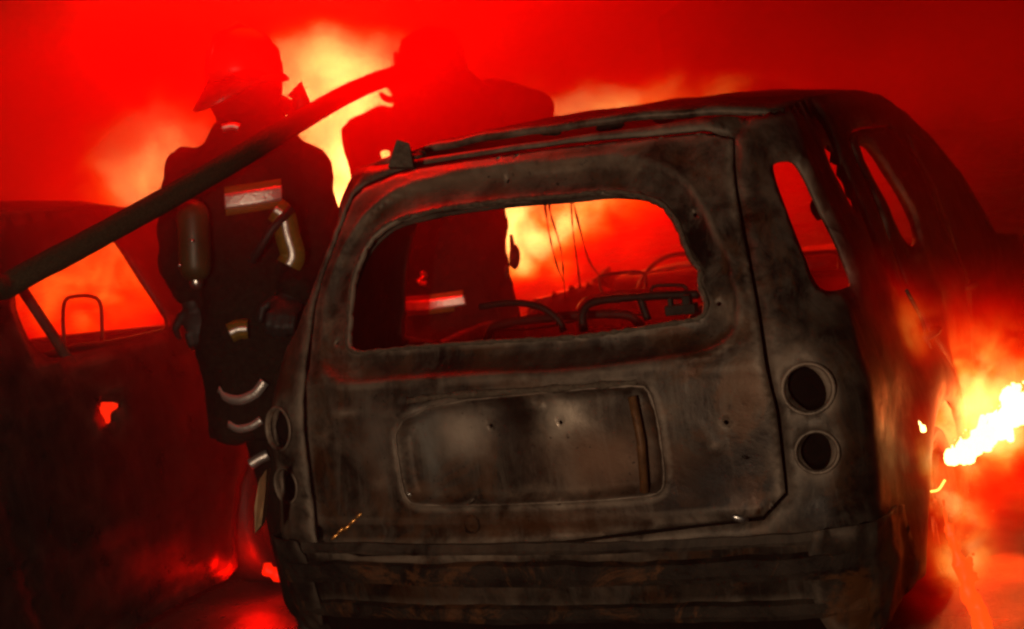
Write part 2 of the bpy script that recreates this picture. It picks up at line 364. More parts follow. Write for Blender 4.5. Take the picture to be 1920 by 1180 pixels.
topR = [(SK.sf, .26), (SK.sf, .64), (SK.se+.6, .66), (SK.se+.2, .72), F(3.6, .78), F(3.04, .85), F(2.90, .98), F(2.62, 1.17), F(2.36, 1.33), F(2.1, 1.43), F(1.8, 1.51), F(1.5, 1.54), F(.9, 1.54), (.85, 1.53), (.67, 1.53), (.3, 1.53)]
botR = [(.3, .30), (.67, .29), (.98, .24)]+arch(.98, z0=.2)+[F(1.42, .13), F(3.05, .13)]+arch(3.5)+[(SK.se-.02, .17), (SK.se+.3, .2)]
shell = botR+topR; shell = shell+[(0, 1.53)]+mir(shell[:-0 or None])[:]+[(0, .30)]
doorRl = mir([F(1.0, .80), F(1.22, .62), F(1.40, .42), F(1.42, .16), F(1.95, .15), F(1.94, .87), F(1.0, .86)]); doorFl = mir([F(1.97, .15), F(3.0, .15), F(3.06, .5), F(3.0, .84), F(1.96, .88)])
upper = roundp(mir([F(1.02, .82), F(3.03, .82), F(3.3, 1.2), F(2.6, 1.37), F(2.1, 1.38), F(1.2, 1.43), F(1.0, 1.38)]), 1)
sliver = roundp(sliver, 1)
holes = [tgo, upper, quart, sliver, roundp(dwin(.42, .78, .50, .80, .98, 1.37), 1) if False else mir(quart), roundp(doorR, 1), roundp(doorRl, 1), roundp(doorF, 1), roundp(doorFl, 1)]
for c, r in list(zip(lampsR, LR))+list(zip(lampsL, LR)): holes.append(circ(c, r*1.02, 22))
groove = np.array(SK.unp([(1350, 330), (1350, 285), (1362, 250), (1400, 216), (1470, 198), (1525, 204), (1552, 240)], .5, 2.2)+SK.unp([(1600, 350), (1640, 450), (1690, 545)], 1.2, 3.0)); groove = spline(np.c_[groove, np.zeros(len(groove))], 4)[:, :2]
def shell_disp(x, y):
    d = dents(.004, 4, 3)(x, y)
    for c, r in list(zip(lampsR, LR))+list(zip(lampsL, LR)):
        q = np.hypot(x-c[0], y-c[1]); d += .003*np.exp(-((q-r-.03)/.006)**2)-.004*ss(r+.02, r, q)
    sd = sdpoly(x, y, tgr); d += .006*np.exp(-((sd-.022)/.012)**2)
    for q in (quart, mir(quart)): sd = sdpoly(x, y, q); d -= .016*ss(.035, .0, sd)
    gd = np.min(np.hypot(x[:, None]-groove[None, :, 0], y[:, None]-groove[None, :, 1]), 1); d -= .026*np.exp(-(gd/.020)**2)
    # pillar crease rolling over from the roof into the side
    a = np.abs(x); cr = .70+.03*np.clip((y-.9)/.5, 0, 1); d += .007*np.exp(-((a-cr-.0)/.012)**2)*ss(.9, 1.05, y)
    return d
body = panel('body', SK, shell, holes, M['body'], car, .026, shell_disp, 0, .012)
# tailgate
rec = [(-.345, .875), (.325, .895), (.345, .86), (.35, .63), (.315, .60), (-.31, .595), (-.345, .63)]
rec = roundp(rec, 2)
def tail_disp(x, y):
    sd = sdpoly(x, y, rec); d = -.034*ss(.004, -.022, sd)+.006*np.exp(-((sd-.010)/.008)**2)
    d += -.010*np.exp(-((y-.885)/.010)**2)*(np.abs(x) < .33)                     # dark slot of the lost handle
    lump = np.array([max(0, nz((a, b), 9, 4))*.03 for a, b in zip(x, y)]); d += lump*np.exp(-((y-.862)/.02)**2)*(x < 0.05)
    # two melted mounds where the plate lamp hung
    for cx, cz, a, s in ((.11, .80, .010, .06), (-.20, .79, .008, .06), (-.02, .80, -.008, .05)): d += a*np.exp(-((x-cx)**2+(y-cz)**2)/s**2)
    w = sdpoly(x, y, win); d += -.014*ss(.085, .072, w)+.012*ss(.02, .004, w)+.006*np.exp(-((w-.09)/.007)**2)
    d += .007*ss(.905, .915, y+.02*x)*ss(1.0, .96, y)                            # belt swage
    d += -.012*ss(.545, .535, y)+.006*np.exp(-((y-.50)/.01)**2)
    for cx, cz, a, s in ((-.42, .66, .012, .03), (.47, .72, .008, .018), (-.50, .80, -.006, .05)): d += a*np.exp(-((x-cx)**2+(y-cz)**2)/s**2)
    e = dpoly(x, y, tgr); d -= .008*ss(.016, 0, e)
    return d+dents(.0035, 5, 1)(x, y)
pins = SK.unp([(910, 800), (1045, 797), (1050, 940), (880, 940), (690, 465), (650, 560), (628, 640), (950, 338), (1300, 400), (1345, 565), (1362, 790), (935, 300), (970, 295)], -1, 1)
gate = panel('tailgate', SK, tgr, [win]+[circ(c, .0065, 7) for c in pins[:5]+pins[6:]], M['tail'], car, .0125, tail_disp, .004, .014)
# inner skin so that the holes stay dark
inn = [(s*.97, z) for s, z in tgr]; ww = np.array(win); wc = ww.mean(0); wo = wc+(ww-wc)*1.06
blocker = cen+(np.array(tgr)-cen)*1.05; blocker[:, 1] = np.minimum(blocker[:, 1], 1.515)
panel('gap_blocker', SK, blocker, [cen+(np.array(tgr)-cen)*.93], M['soot'], body, .03, None, -.045, .004)  # dark strip added behind the gap to stop firelight showing through
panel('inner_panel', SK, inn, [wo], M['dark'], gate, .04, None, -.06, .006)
# raised frame bead round the glass opening, ragged sealing strip
def bead(P, off, r, name, mat, parent, k=1.0, wob=.25):
    P = resample(P, .02); P = P[np.linspace(0, len(P)-1, int(len(P)*k)).astype(int)]
    q = SK.P(P[:, 0], P[:, 1], np.full(len(P), off)); q = np.vstack([q, q[:1]]); G().tube(q, r, 6, False, wob).build(name, mat, parent)
bead(wc+(ww-wc)*1.012, -.002, .007, 'seal_strip', M['ash'], gate)
# licence recess bits
rb = np.array(rec); bead(rb, .008, .0035, 'recess_lip', M['tail'], gate, wob=.3)
q = SK.unp([(1185, 745), (1200, 830), (1208, 925)], -1, 1); q = np.array(q)
G().tube(SK.P(q[:, 0], q[:, 1], np.full(3, -.002)), .012, 8, True).build('recess_flange', plain('rusty_tan', (.13, .058, .02), .6, .2, .4, 40), gate)
q = np.array(SK.unp([(765, 750), (840, 742), (950, 738), (1040, 728), (1130, 722), (1195, 716)], -1, 1)); q = spline(q, 5)
G().tube(SK.P(q[:, 0], q[:, 1], np.full(len(q), .006)), .009, 8, True, .25).build('handle_remains', M['ash'], gate)
q = np.array(SK.unp([(885, 985)], -1, 1)); th = np.linspace(0, 2*math.pi, 21)
G().tube(SK.P(q[0, 0]+.022*np.cos(th), q[0, 1]+.022*np.sin(th), np.full(21, .006)), .003, 6, False).build('emblem_ring', M['beam'], gate)
g = G()
for (a, b_) in ((630, 1005), (641, 996), (652, 987), (664, 977), (675, 967)):
    q = SK.unp([(a, b_)], -1, 1)[0]; c = SK.P(q[0], q[1], .006); g.ell(c, [CR*.012+CU*.010, CU*.004-CR*.003, -CF*.005], 8, 6)
g.build('bent_scrap', plain('copper_scrap', (.75, .35, .10), .3, .8), gate)
for (a, b_, r) in ((1388, 974, .020), (770, 926, .006), (1398, 856, .009)):
    q = SK.unp([(a, b_)], -1, 1)[0]; c = SK.P(q[0], q[1], .004); G().ell(c, [CR*r*1.2-CU*r*.25, CU*r*.55, -CF*r*.6], 12, 8).build('glint_rivet', M['steel'] if r != .009 else M['tail'], gate)  # steel ones are added to make the white highlights
# lamp sockets, wells painted near-black for the shade inside
def cup(c, r, parent):
    p0 = SK.P(c[0], c[1]); n = SK.P(c[0], c[1], 1.0)-p0; e = SK.P(c[0]+.01, c[1])-p0; e /= np.linalg.norm(e); u = np.cross(n, e); rings = []
    for dd, k in ((.003, 1.20), (.007, 1.14), (.006, 1.06), (.003, 1.01), (-.008, .99), (-.04, .93), (-.06, .7), (-.062, .28), (-.045, .22), (-.045, .05)):
        rings.append([p0+n*dd+r*k*(e*math.cos(t)+u*math.sin(t)) for t in np.linspace(0, 2*math.pi, 28, endpoint=False)])
    g = G(); g.loft(rings[:5], False); o = g.build('lamp_socket', M['rim'], parent); G().loft(rings[4:], False).build('socket_well', M['soot'], o); return o
for c, r in list(zip(lampsR, LR))+list(zip(lampsL, LR)):
    s_ = cup(c, r, car)
    p0 = SK.P(c[0], c[1], -.05); g = G(); g.ell(p0, [CR*r*.93, CU*r*.93, CF*.006], 18, 6); g.build('bulb_plate', M['soot'], s_)
# doors
def door(outl, wn, name='door', h=.035):
    a = np.array(outl); c = a.mean(0)
    def dd(x, y): return dents(.010, 3, 5)(x, y)-.010*ss(.02, 0, dpoly(x, y, a))+.006*np.exp(-((y-.86)/.02)**2)
    d = panel(name, SK, roundp(c+(a-c)*.988, 1), [wn] if wn is not None else [], M['body'], car, h, dd, .003, .03)
    s0, z0 = (a[:, 0].min() if a[:, 0].mean() > 0 else a[:, 0].max()), .8
    s0 += .12*(1 if a[:, 0].mean() > 0 else -1); q = [SK.P(s0+k*.05*(1 if s0 > 0 else -1), z0, .03*math.sin(math.pi*k/3)+.006) for k in range(4)]
    G().tube(q, .011, 8).build('handle', M['dark'], d)
for D, Wn in ((doorR, wR), (doorF, None), (doorRl, None), (doorFl, None)): door(D, Wn)
# roof
def ztop(y): return float(np.interp(y, [.35, .9, 1.5, 1.8, 2.1, 2.36], [1.53, 1.54, 1.54, 1.51, 1.43, 1.33]))
nu, nv = 40, 60; V = []; Fc = []
for i in range(nv+1):
    for j in range(nu+1):
        u = -1+2*j/nu; y = .43+.10*u*u+(2.36-.43-.10*u*u)*i/nv; z = ztop(y); wd = float(SK.W(z))-.008
        cr = .055*(1-abs(u)**2.6)*(1-.12*(i/nv)); rearlip = -.012*math.exp(-(i/1.2)**2)
        V.append((wd*u, y, z+cr+rearlip+.012*nz((u*2, y*1.3), 2.0, 5)*(1-u*u)+.004*nz((u*6, y*5), 1, 8)))
for i in range(nv):
    for j in range(nu): a = i*(nu+1)+j; Fc.append((a, a+1, a+nu+2, a+nu+1))
roof = mod_solid(mesh('roof', V, Fc, M['body'], car), .02)
def roofpt(x, y):
    z = ztop(y); wd = float(SK.W(z)); u = x/wd; return np.array([x, y, z+.055*(1-abs(u)**2.6)])
def lump(c, s, name, mat, parent, n=5):
    g = G()
    for _ in range(n): o = rng.normal(0, .4, 3)*s*[1, 1, .5]; g.ell(np.array(c)+o, np.diag(s*rng.uniform(.3, .7, 3)), 8, 6)
    return mod_remesh(g.build(name, mat, parent), float(min(s))*.22, 1)
# rubble left on the roof
p = U(752, 292, 4.25)
g = G(); g.add([p+CR*a*.036+CU*b_*.036+CF*c*.03 for a, b_, c in ((-1, -1, -1), (1, -1, -1), (.7, .9, -1), (-.3, 1.2, -1), (-1, -1, 1), (1.2, -1, 1), (.7, .7, 1), (-.2, .8, 1))],
                [(0, 1, 2, 3), (4, 7, 6, 5), (0, 4, 5, 1), (1, 5, 6, 2), (2, 6, 7, 3), (3, 7, 4, 0)]); mod_bevel(g.build('aerial_base', M['ash'], roof, False), .004)
lump(U(775, 293, 4.3), np.array([.05, .04, .02]), 'roof_debris', M['dark'], roof)
for (a, b_, d, sx) in ((1035, 245, 4.4, .03), (1150, 236, 4.5, .06), (1275, 220, 4.6, .06), (1300, 208, 4.7, .03), (1380, 205, 4.8, .05), (1450, 192, 4.9, .05)):
    lump(U(a, b_-3, d), np.array([sx*1.3, sx, .032]), 'roof_debris', M['dark'], roof)
# hood, cowl, floor, firewall
V = []; Fc = []; nu, nv = 24, 20
for i in range(nv+1):
    for j in range(nu+1):
        u = -1+2*j/nu; y = 2.95+(4.22-.22*abs(u)**3-2.95)*i/nv; z = float(np.interp(y, [2.95, 3.4, 4.0, 4.25], [.84, .81, .74, .66])); wd = .80-.10*i/nv
        V.append((wd*u, y, z+.05*(1-u**4)*math.sin(math.pi*min(1, .35+.65*i/nv))*.6-.03*abs(nz((u*2, y*2), 1.5, 2))))
for i in range(nv):
    for j in range(nu): a = i*(nu+1)+j; Fc.append((a, a+1, a+nu+2, a+nu+1))
mod_solid(mesh('hood', V, Fc, M['body'], car), .012)
G().box((0, 2.2, .24), (.80, 1.95, .02)).build('floor_pan', M['dark'], car, False)
g = G().box((0, 2.92, .56), (.80, .02, .26)); g.build('firewall', M['dark'], car, False)
g = G().tube([(-.72, 2.7, .82), (0, 2.72, .83), (.72, 2.7, .82)], .04, 10, True, .1); g.build('dashboard_beam', M['dark'], car)
g = G(); th = np.linspace(0, 2*math.pi, 33); g.tube([(-.37+.18*math.cos(a), 2.5+.07*math.sin(a), .80+.15*math.sin(a)) for a in th], .010, 8, False)
g.tube([(-.54, 2.5, .80), (-.20, 2.5, .80)], .012); g.tube([(-.37, 2.5, .8), (-.37, 2.72, .76)], .02); g.build('steering_wheel', M['frame'], car)
# load bay trim rails inside
for sg in (-1, 1): G().box((sg*.66, .75, .52), (.12, .5, .25)).build('wheel_housing', M['dark'], car, False)
# bumper: torn beam, lower beam, crushed corner skins
def bar(z0, z1, smax, off, name, mat, n=240, wob=.008, sag=0):
    V = []; Fc = []
    prof = [(-.06, z0), (0, z0), (.002, z0+(z1-z0)*.35), (-.004, z1), (-.06, z1+.004)]
    for i in range(n+1):
        s = -smax+2*smax*i/n; jt = wob*nz((s, z0), 4, 2)+wob*.5*nz((s, z0), 24, 3); j2 = wob*nz((s, z1), 5, 7)+wob*.7*nz((s, z1), 17, 3)
        for k, (o_, z) in enumerate(prof): V.append(SK.P(s, z+(jt if k < 2 else j2)-sag*(s/smax)**2, off+o_+.006*nz((s, z), 6, 1)))
    m = len(prof)
    for i in range(n):
        for k in range(m-1): a = i*m+k; Fc.append((a, a+m, a+m+1, a+1))
    return mesh(name, V, Fc, mat, bump_, False)
bump_ = empty('rear_bumper', (0, 0, 0)); bump_.parent = car; bump_.location = (0, -2.1, .0)
bar(.385, .440, .80, .030, 'upper_beam', M['beam'], wob=.007)
bar(.275, .315, .83, .026, 'lower_beam', M['beam'], wob=.006); bar(.14, .47, .84, -.035, 'dark_backing', M['soot'], wob=.006)  # black backing sheet added to paint the dark gaps between the beams
bar(.467, .495, .68, .012, 'step_pad', M['dark'], wob=.005)
for sg in (-1, 1):
    P = [(sg*a, z) for a, z in ((.66, .50), (.78, .505), (1.12, .49), (1.16, .40), (1.22, .24), (1.0, .2), (.72, .22), (.67, .3))]
    P = P if sg > 0 else P[::-1]
    panel('corner_skin', SK, roundp(P, 1), [], M['dark'] if sg < 0 else M['rustdark'], bump_, .02, lambda x, y: dents(.014, 7, 4)(x, y)+.008*np.exp(-((np.abs(x)-.86)/.015)**2), .022, .006)
# a flap of scorched skin hanging off the rear left corner
fl = [U(500, 880, 3.95), U(497, 925, 3.95), U(490, 985, 3.95), U(478, 1000, 3.96), U(477, 950, 3.98), U(486, 900, 4.0)]
v = [p for p in fl]+[p+CF*.05+CR*.002 for p in fl]; n = 6
g = G().add(v, [tuple(range(n)), tuple(range(2*n-1, n-1, -1))]+[(i, i+n, (i+1) % n+n, (i+1) % n) for i in range(n)]); g.build('torn_flap', plain('scorched_tan', (.30, .17, .08), .7, 0, .3, 20), car, False)
# wheels: bare rims with burnt tyre cords
def wheel(x, y, z=.26, sg=1):
    e = empty('wheel', (0, 0, 0)); e.parent = car; e.location = Vector((x, y-2.1, z)); c = np.array((x, y, z)); X = np.array([sg*1.0, 0, 0])
    def ring(r, o): return [c+X*o+r*np.array([0, math.cos(t), math.sin(t)]) for t in np.linspace(0, 2*math.pi, 40, endpoint=False)]
    G().loft([ring(r, o) for r, o in ((.20, -.09), (.215, -.08), (.20, -.05), (.20, .05), (.215, .08), (.205, .09), (.185, .085), (.185, 0))], False).build('rim', M['beam'], e)
    g = G()
    for k in range(7):
        a = 2*math.pi*k/7; dv = np.array([0, math.cos(a), math.sin(a)]); g.tube([c+X*.05+dv*.03, c+X*.07+dv*.19], [.022, .014], 6)
    g.ell(c+X*.05, [X*.03, [0, .05, 0], [0, 0, .05]], 12, 6); g.build('spokes', M['beam'], e)
    G().loft([ring(r*(1+.0), o) for r, o in ((.205, -.085), (.245, -.10), (.262, -.07), (.263, .07), (.245, .10), (.205, .085))], False).build('tyre', M['rubber'], e)
for x, sg in ((.80, 1), (-.80, -1)):
    for y in (.98, 3.5): wheel(x, y, .262, sg)
# seats: scorched tube frames.  points picked on real upright planes inside the cabin
def seat(cx, y, parent, w=.24, zb=.55, zt=1.10, lean=.12, name='seat_frame', head=True):
    e = empty(name, (0, 0, 0)); e.parent = parent; b0 = wloc(parent); e.location = Vector(np.array([cx, y, 0])-b0)
    pts = [(-w, 0, zb), (-w, lean*.7, zt-.12), (-w+.03, lean*.9, zt-.03), (-w+.09, lean, zt), (0, lean+.01, zt+.01), (w-.09, lean, zt), (w-.03, lean*.9, zt-.03), (w, lean*.7, zt-.12), (w, 0, zb)]
    G().tube([np.array([cx, y, 0])+np.array(p)*[1, -1, 1] for p in spline(pts, 4)], .016, 8).build('back_tube', M['frame'], e)
    g = G()
    for k in range(4): z = zb+.08+k*.11; q = spline([(-w, 0, z), (-w*.4, .01, z-.015), (w*.4, .01, z+.01), (w, 0, z)], 4); g.tube([np.array([cx, y, 0])+np.array(p) for p in q], .004, 5)
    g.build('spring_wires', M['frame'], e)
    G().box((cx, y+.22, zb-.12), (w, .24, .04)).build('seat_pan', M['dark'], e, False)
    if head:
        hp = [(-.09, lean, zt), (-.095, lean, zt+.06), (-.08, lean, zt+.085), (0, lean, zt+.09), (.08, lean, zt+.085), (.095, lean, zt+.06), (.09, lean, zt)]
        G().tube([np.array([cx, y, 0])+np.array(p)*[1, -1, 1] for p in spline(hp, 3)], .007, 7).build('headrest_loop', M['frame'], e)
seat(.36, 1.12, car, .22, .5, .93, .06); seat(-.30, 1.12, car, .30, .5, .93, .06, head=False); seat(-.38, 2.02, car, .22, .45, .88); seat(.36, 2.05, car, .22, .45, .88)
# roof-lining wires and the melted mirror hanging in the opening
def pxtube(P, axis, val, r, name, mat, parent, n=5, wob=0):
    q = spline([on(a, b_, axis, val) for a, b_ in P], n); return G().tube(q, r, 6, True, wob).build(name, mat, parent)
for P in (((1020, 372), (1030, 440), (1045, 500), (1058, 530)), ((1030, 372), (1032, 400), (1052, 470), (1060, 560)), ((1070, 368), (1074, 430), (1082, 490), (1088, 540)), ((1072, 368), (1090, 440), (1105, 490), (1130, 525))):
    pxtube(P, 1, 1.5, .003, 'hanging_wire', M['frame'], roof, 5, .3)
G().tube([U(958, 440, 5.6), U(962, 470, 5.6), U(968, 490, 5.6)], [.006, .012, .016], 8).build('mirror_arm', M['dark'], roof)
mod_remesh(G().ell(U(965, 482, 5.6), [CR*.022, CU*.05, CF*.02]).ell(U(950, 510, 5.62), [CR*.012, CU*.03, CF*.02]).build('melted_mirror', M['dark'], roof), .008, 1)
# latch and bar on the right of the opening
pxtube([(1225, 553), (1222, 540), (1240, 535), (1280, 536), (1288, 545), (1290, 556)], 1, .95, .006, 'headrest_loop', M['frame'], car)
g = G(); q = on(1278, 580, 1, .55); g.box(q, (.045, .02, .014)); g.box(q+[.02, 0, .02], (.012, .015, .02)); g.box(q+[-.03, 0, .015], (.006, .012, .02)); mod_bevel(g.build('seat_latch', M['dark'], car, False), .003)
pxtube([(1095, 622), (1092, 590), (1110, 568), (1160, 560), (1230, 555), (1310, 552)], 1, .85, .014, 'seat_tube', M['frame'], car, 6, .05)
pxtube([(1200, 560), (1215, 600)], 1, .85, .012, 'seat_tube', M['frame'], car)
pxtube([(900, 575), (960, 568), (1010, 575), (1045, 598), (1058, 622)], 1, .85, .012, 'seat_tube', M['frame'], car, 6)
# curled weather strip on the side
pxtube([(1700, 545), (1728, 600), (1745, 655), (1782, 700), (1808, 740), (1820, 775)], 0, .915, .006, 'weather_strip', M['dark'], car, 6, .1)
# hook in the quarter light
pxtube([(1560, 375), (1528, 380), (1527, 395), (1535, 408)], 0, .62, .011, 'belt_guide', M['dark'], car, 5)

# ------------------------------------------------------------------ left car
LK = Skin([(0, .1), (.5, 0), (.9, .05), (1.0, .3), (1.2, .5), (1.45, .8)], [(0, .78), (.2, .83), (.5, .87), (.85, .87), (1.0, .84), (1.07, .81), (1.2, .75), (1.4, .68), (1.5, .66), (1.6, .62)],
          4.6, -2.43, -2.45, .15, flares=((.95, .25, .42, .03), (3.62, .25, .42, .03)))
lc = tag(empty('wrecked_sedan', (-2.43, -.1, 0)), 'soot-dark sedan at the left edge with fire glowing through its glassless side window', 'car')
LF = lambda y, z: LK.F(y+2.45, z)
# window outline traced, then laid on the flank
fw = LK.unp([(76, 682), (22, 560), (50, 520), (150, 462), (205, 436), (228, 458), (288, 545), (328, 616), (200, 650)], .9, LK.se)
fwp = roundp(fw, 2)
rw = roundp([LF(-1.25, 1.02), LF(-.30, 1.04), LF(-.36, 1.34), LF(-.8, 1.33)], 2)
def Larch(y, z=.25, r=.35, n=14, z0=.16):
    a0 = math.asin((z0-z)/r); return [LF(y+r*math.cos(t), z+r*math.sin(t)) for t in np.linspace(math.pi-a0, a0, n)]
lb = [(.3, .25), (.9, .2)]+Larch(-1.5)+[LF(-1.0, .14), LF(.75, .14)]+Larch(1.17)+[(LK.se+.1, .18), (LK.sf, .22)]
lt = [(LK.sf, .66), (LK.se+.6, .68), (LK.se, .80), (4.24, .96), (4.20, 1.02), (4.17, 1.13), (4.10, 1.31), (4.0, 1.45), (3.85, 1.50), (3.55, 1.53), LF(.12, 1.545), LF(-.4, 1.55), LF(-1.0, 1.53), LF(-1.35, 1.25), (1.2, 1.0), (.67, .95), (.3, .95)]
lsh = lb+lt; lshell = lsh+[(0, .95)]+mir(lsh)+[(0, .25)]
doorL = [LF(-.14, .18), LF(.72, .18), LF(.80, .5), LF(.92, .97), LF(.84, 1.015), LF(.46, 1.20), LF(.10, 1.33), LF(-.2, 1.375), LF(-.16, 1.0)]
patch = roundp(LK.unp([(185, 752), (228, 752), (231, 765), (216, 775), (218, 792), (200, 797), (195, 785), (188, 775)], .9, LK.se), 1)
lbody = panel('body', LK, lshell, [fwp, mir(fwp), rw, mir(rw), patch], M['paint'], lc, .04,
              lambda x, y: dents(.010, 3, 6)(x, y)-.014*np.exp(-(dpoly(x, y, doorL)/.010)**2)+.008*np.exp(-((y-.93)/.02)**2)-.008*np.exp(-((y-.45)/.03)**2), 0, .02)
V = []; Fc = []; nu, nv = 24, 30
for i in range(nv+1):
    for j in range(nu+1):
        u = -1+2*j/nu; y = -1.0+(1.86-.12*u*u)*i/nv; z = float(np.interp(y, [-1.0, -.2, .6, .86], [1.53, 1.56, 1.535, 1.50]))
        V.append((-2.43+(float(LK.W(z))-.005)*u, y, z+.06*(1-abs(u)**2.5)+.01*nz((u*2, y*2), 1.5, 3)))
for i in range(nv):
    for j in range(nu): a = i*(nu+1)+j; Fc.append((a, a+1, a+nu+2, a+nu+1))
mod_solid(mesh('roof', V, Fc, M['paint'], lc), .03)
for (y0, y1, z0, z1, nm) in ((1.38, 2.05, .97, .70, 'hood'), (-2.35, -1.45, .95, 1.0, 'boot_lid')):
    V = []; Fc = []
    for i in range(13):
        for j in range(13):
            u = -1+2*j/12; y = y0+(y1-y0)*i/12; z = z0+(z1-z0)*(i/12)**(1.8 if nm == 'hood' else 1); V.append((-2.43+.80*u*(1-.05*i/12 if nm == 'hood' else 1), y-(.15*abs(u)**3*i/12 if nm == 'hood' else 0), z+.03*(1-u**4)))
    for i in range(12):
        for j in range(12): a = i*13+j; Fc.append((a, a+1, a+14, a+13))
    mod_solid(mesh(nm, V, Fc, M['paint'], lc), .02)
G().box((-2.43, -.1, .26), (.78, 1.9, .02)).build('floor_pan', M['dark'], lc, False)
G().box((-2.43, 1.36, .62), (.74, .02, .30)).build('firewall', M['dark'], lc, False)
# rods in the window opening, seat loops
q = LK.unp([(48, 535), (145, 680)], .9, LK.se); a_, b_ = LK.P(q[0][0], q[0][1], -.02), LK.P(q[1][0], q[1][1], -.02)
G().tube([a_, b_], .018, 8).build('window_post', M['dark'], lc)
def xt(P, X, r, nm): G().tube(spline([on(a, b, 0, X) for a, b in P], 5), r, 7).build(nm, M['frame'], lc)
xt(((122, 660), (118, 600), (122, 565), (140, 556), (172, 556), (188, 570), (191, 610), (192, 660)), -2.0, .007, 'headrest_loop')
xt(((80, 672), (130, 655), (180, 648), (232, 640), (330, 618)), -1.72, .014, 'door_rail')
G().box((-2.0, -.25, .55), (.24, .06, .28)).build('seat_frame', M['dark'], lc, False)
def Lwheel(x, y, sg):
    e = empty('wheel', (0, 0, 0)); e.parent = lc; e.location = Vector((x+2.43, y+.1, .29)); c = np.array((x, y, .29)); X = np.array([sg*1.0, 0, 0])
    def ring(r, o): return [c+X*o+r*np.array([0, math.cos(t), math.sin(t)]) for t in np.linspace(0, 2*math.pi, 40, endpoint=False)]
    G().loft([ring(r, o) for r, o in ((.20, -.07), (.27, -.10), (.29, -.07), (.29, .07), (.27, .10), (.20, .09))], False).build('tyre', M['rubber'], e)
    G().loft([ring(r, o) for r, o in ((.20, .09), (.19, .06), (.12, .05), (.05, .07), (.02, .08))]).build('rim', M['dark'], e)
for x, sg in ((-1.66, 1), (-3.2, -1)):
    for y in (-1.5, 1.17): Lwheel(x, y, sg)

# ------------------------------------------------------------------ firefighters
H = lambda v: np.array([v[0], v[1], 0.0])/np.linalg.norm(v[:2])
RX = H(CR); FX = H(CF); UZ = np.array([0, 0, 1.0])
def ering(c, hw, hd, n=28, rx=RX, fx=FX, up=None, p=2.0):
    out = []
    for t in np.linspace(0, 2*math.pi, n, endpoint=False):
        a, b = math.cos(t), math.sin(t); out.append(c+rx*hw*math.copysign(abs(a)**(2/p), a)+fx*hd*math.copysign(abs(b)**(2/p), b))
    return out
def at(prof, t):
    k = np.array([q[0] for q in prof], float); c = np.array([np.interp(t, k, [q[1][i] for q in prof]) for i in range(3)])
    return c, np.interp(t, k, [q[2] for q in prof]), np.interp(t, k, [q[3] for q in prof])
def band(prof, t0, t1, grow, name, mat, parent, a0=0, a1=2*math.pi, n=40, th=.006, rx=RX, fx=FX):
    V = []; Fc = []; m = 5
    for i in range(n+1):
        a = a0+(a1-a0)*i/n
        for j in range(m):
            c, hw, hd = at(prof, t0+(t1-t0)*j/(m-1)); ca, sa = math.cos(a), math.sin(a)
            wv = 1+.012*nz((a*2, t0*9), 2, 1); V.append(c+rx*(hw*wv+grow)*ca+fx*(hd*wv+grow)*sa)
    for i in range(n):
        for j in range(m-1): q = i*m+j; Fc.append((q, q+m, q+m+1, q+1))
    return mod_solid(mesh(name, V, Fc, mat, parent), th, 0)
def armband(p0, p1, t0, t1, r, name, mat, parent, grow=.004, a0=0, a1=2*math.pi):
    p0 = np.array(p0); p1 = np.array(p1); d = (p1-p0)/np.linalg.norm(p1-p0); a = -CF-d*(-CF@d); a /= np.linalg.norm(a); b = np.cross(d, a); V = []; Fc = []; n = 26
    for i in range(n+1):
        th = a0+(a1-a0)*i/n
        for t in (t0, t1): V.append(p0+(p1-p0)*t+(r+grow)*(a*math.cos(th)+b*math.sin(th)))
    for i in range(n): Fc.append((2*i, 2*i+2, 2*i+3, 2*i+1))
    return mod_solid(mesh(name, V, Fc, mat, parent), .006, 0)
def hand(g, wrist, palm_dir, curl_dir, k=1.0):
    """palm, four unequal bent fingers and a side thumb"""
    w0 = np.array(wrist); d = palm_dir/np.linalg.norm(palm_dir); c = curl_dir-d*(curl_dir@d); c /= np.linalg.norm(c); s = np.cross(d, c)
    g.ell(w0+d*.045*k, [s*.044*k, c*.017*k, d*.055*k], 12, 8)
    for i, (o, L) in enumerate(((-.033, .070), (-.011, .080), (.011, .075), (.033, .060))):
        p = w0+d*.085*k+s*o*k; a = p+(d*.8+c*.45)*L*.45*k; b = a+(d*.1+c*.95)*L*.35*k; e = b+(-d*.6+c*.5)*L*.28*k
        g.caps(p, a, .0115*k, .011*k, 8); g.caps(a, b, .011*k, .010*k, 8); g.caps(b, e, .010*k, .009*k, 8)
    p = w0+d*.025*k-s*.038*k; a = p+(-s*.6+d*.6+c*.3)*.045*k; b = a+(d*.6+c*.7)*.035*k
    g.caps(p, a, .014*k, .012*k, 8); g.caps(a, b, .012*k, .010*k, 8)
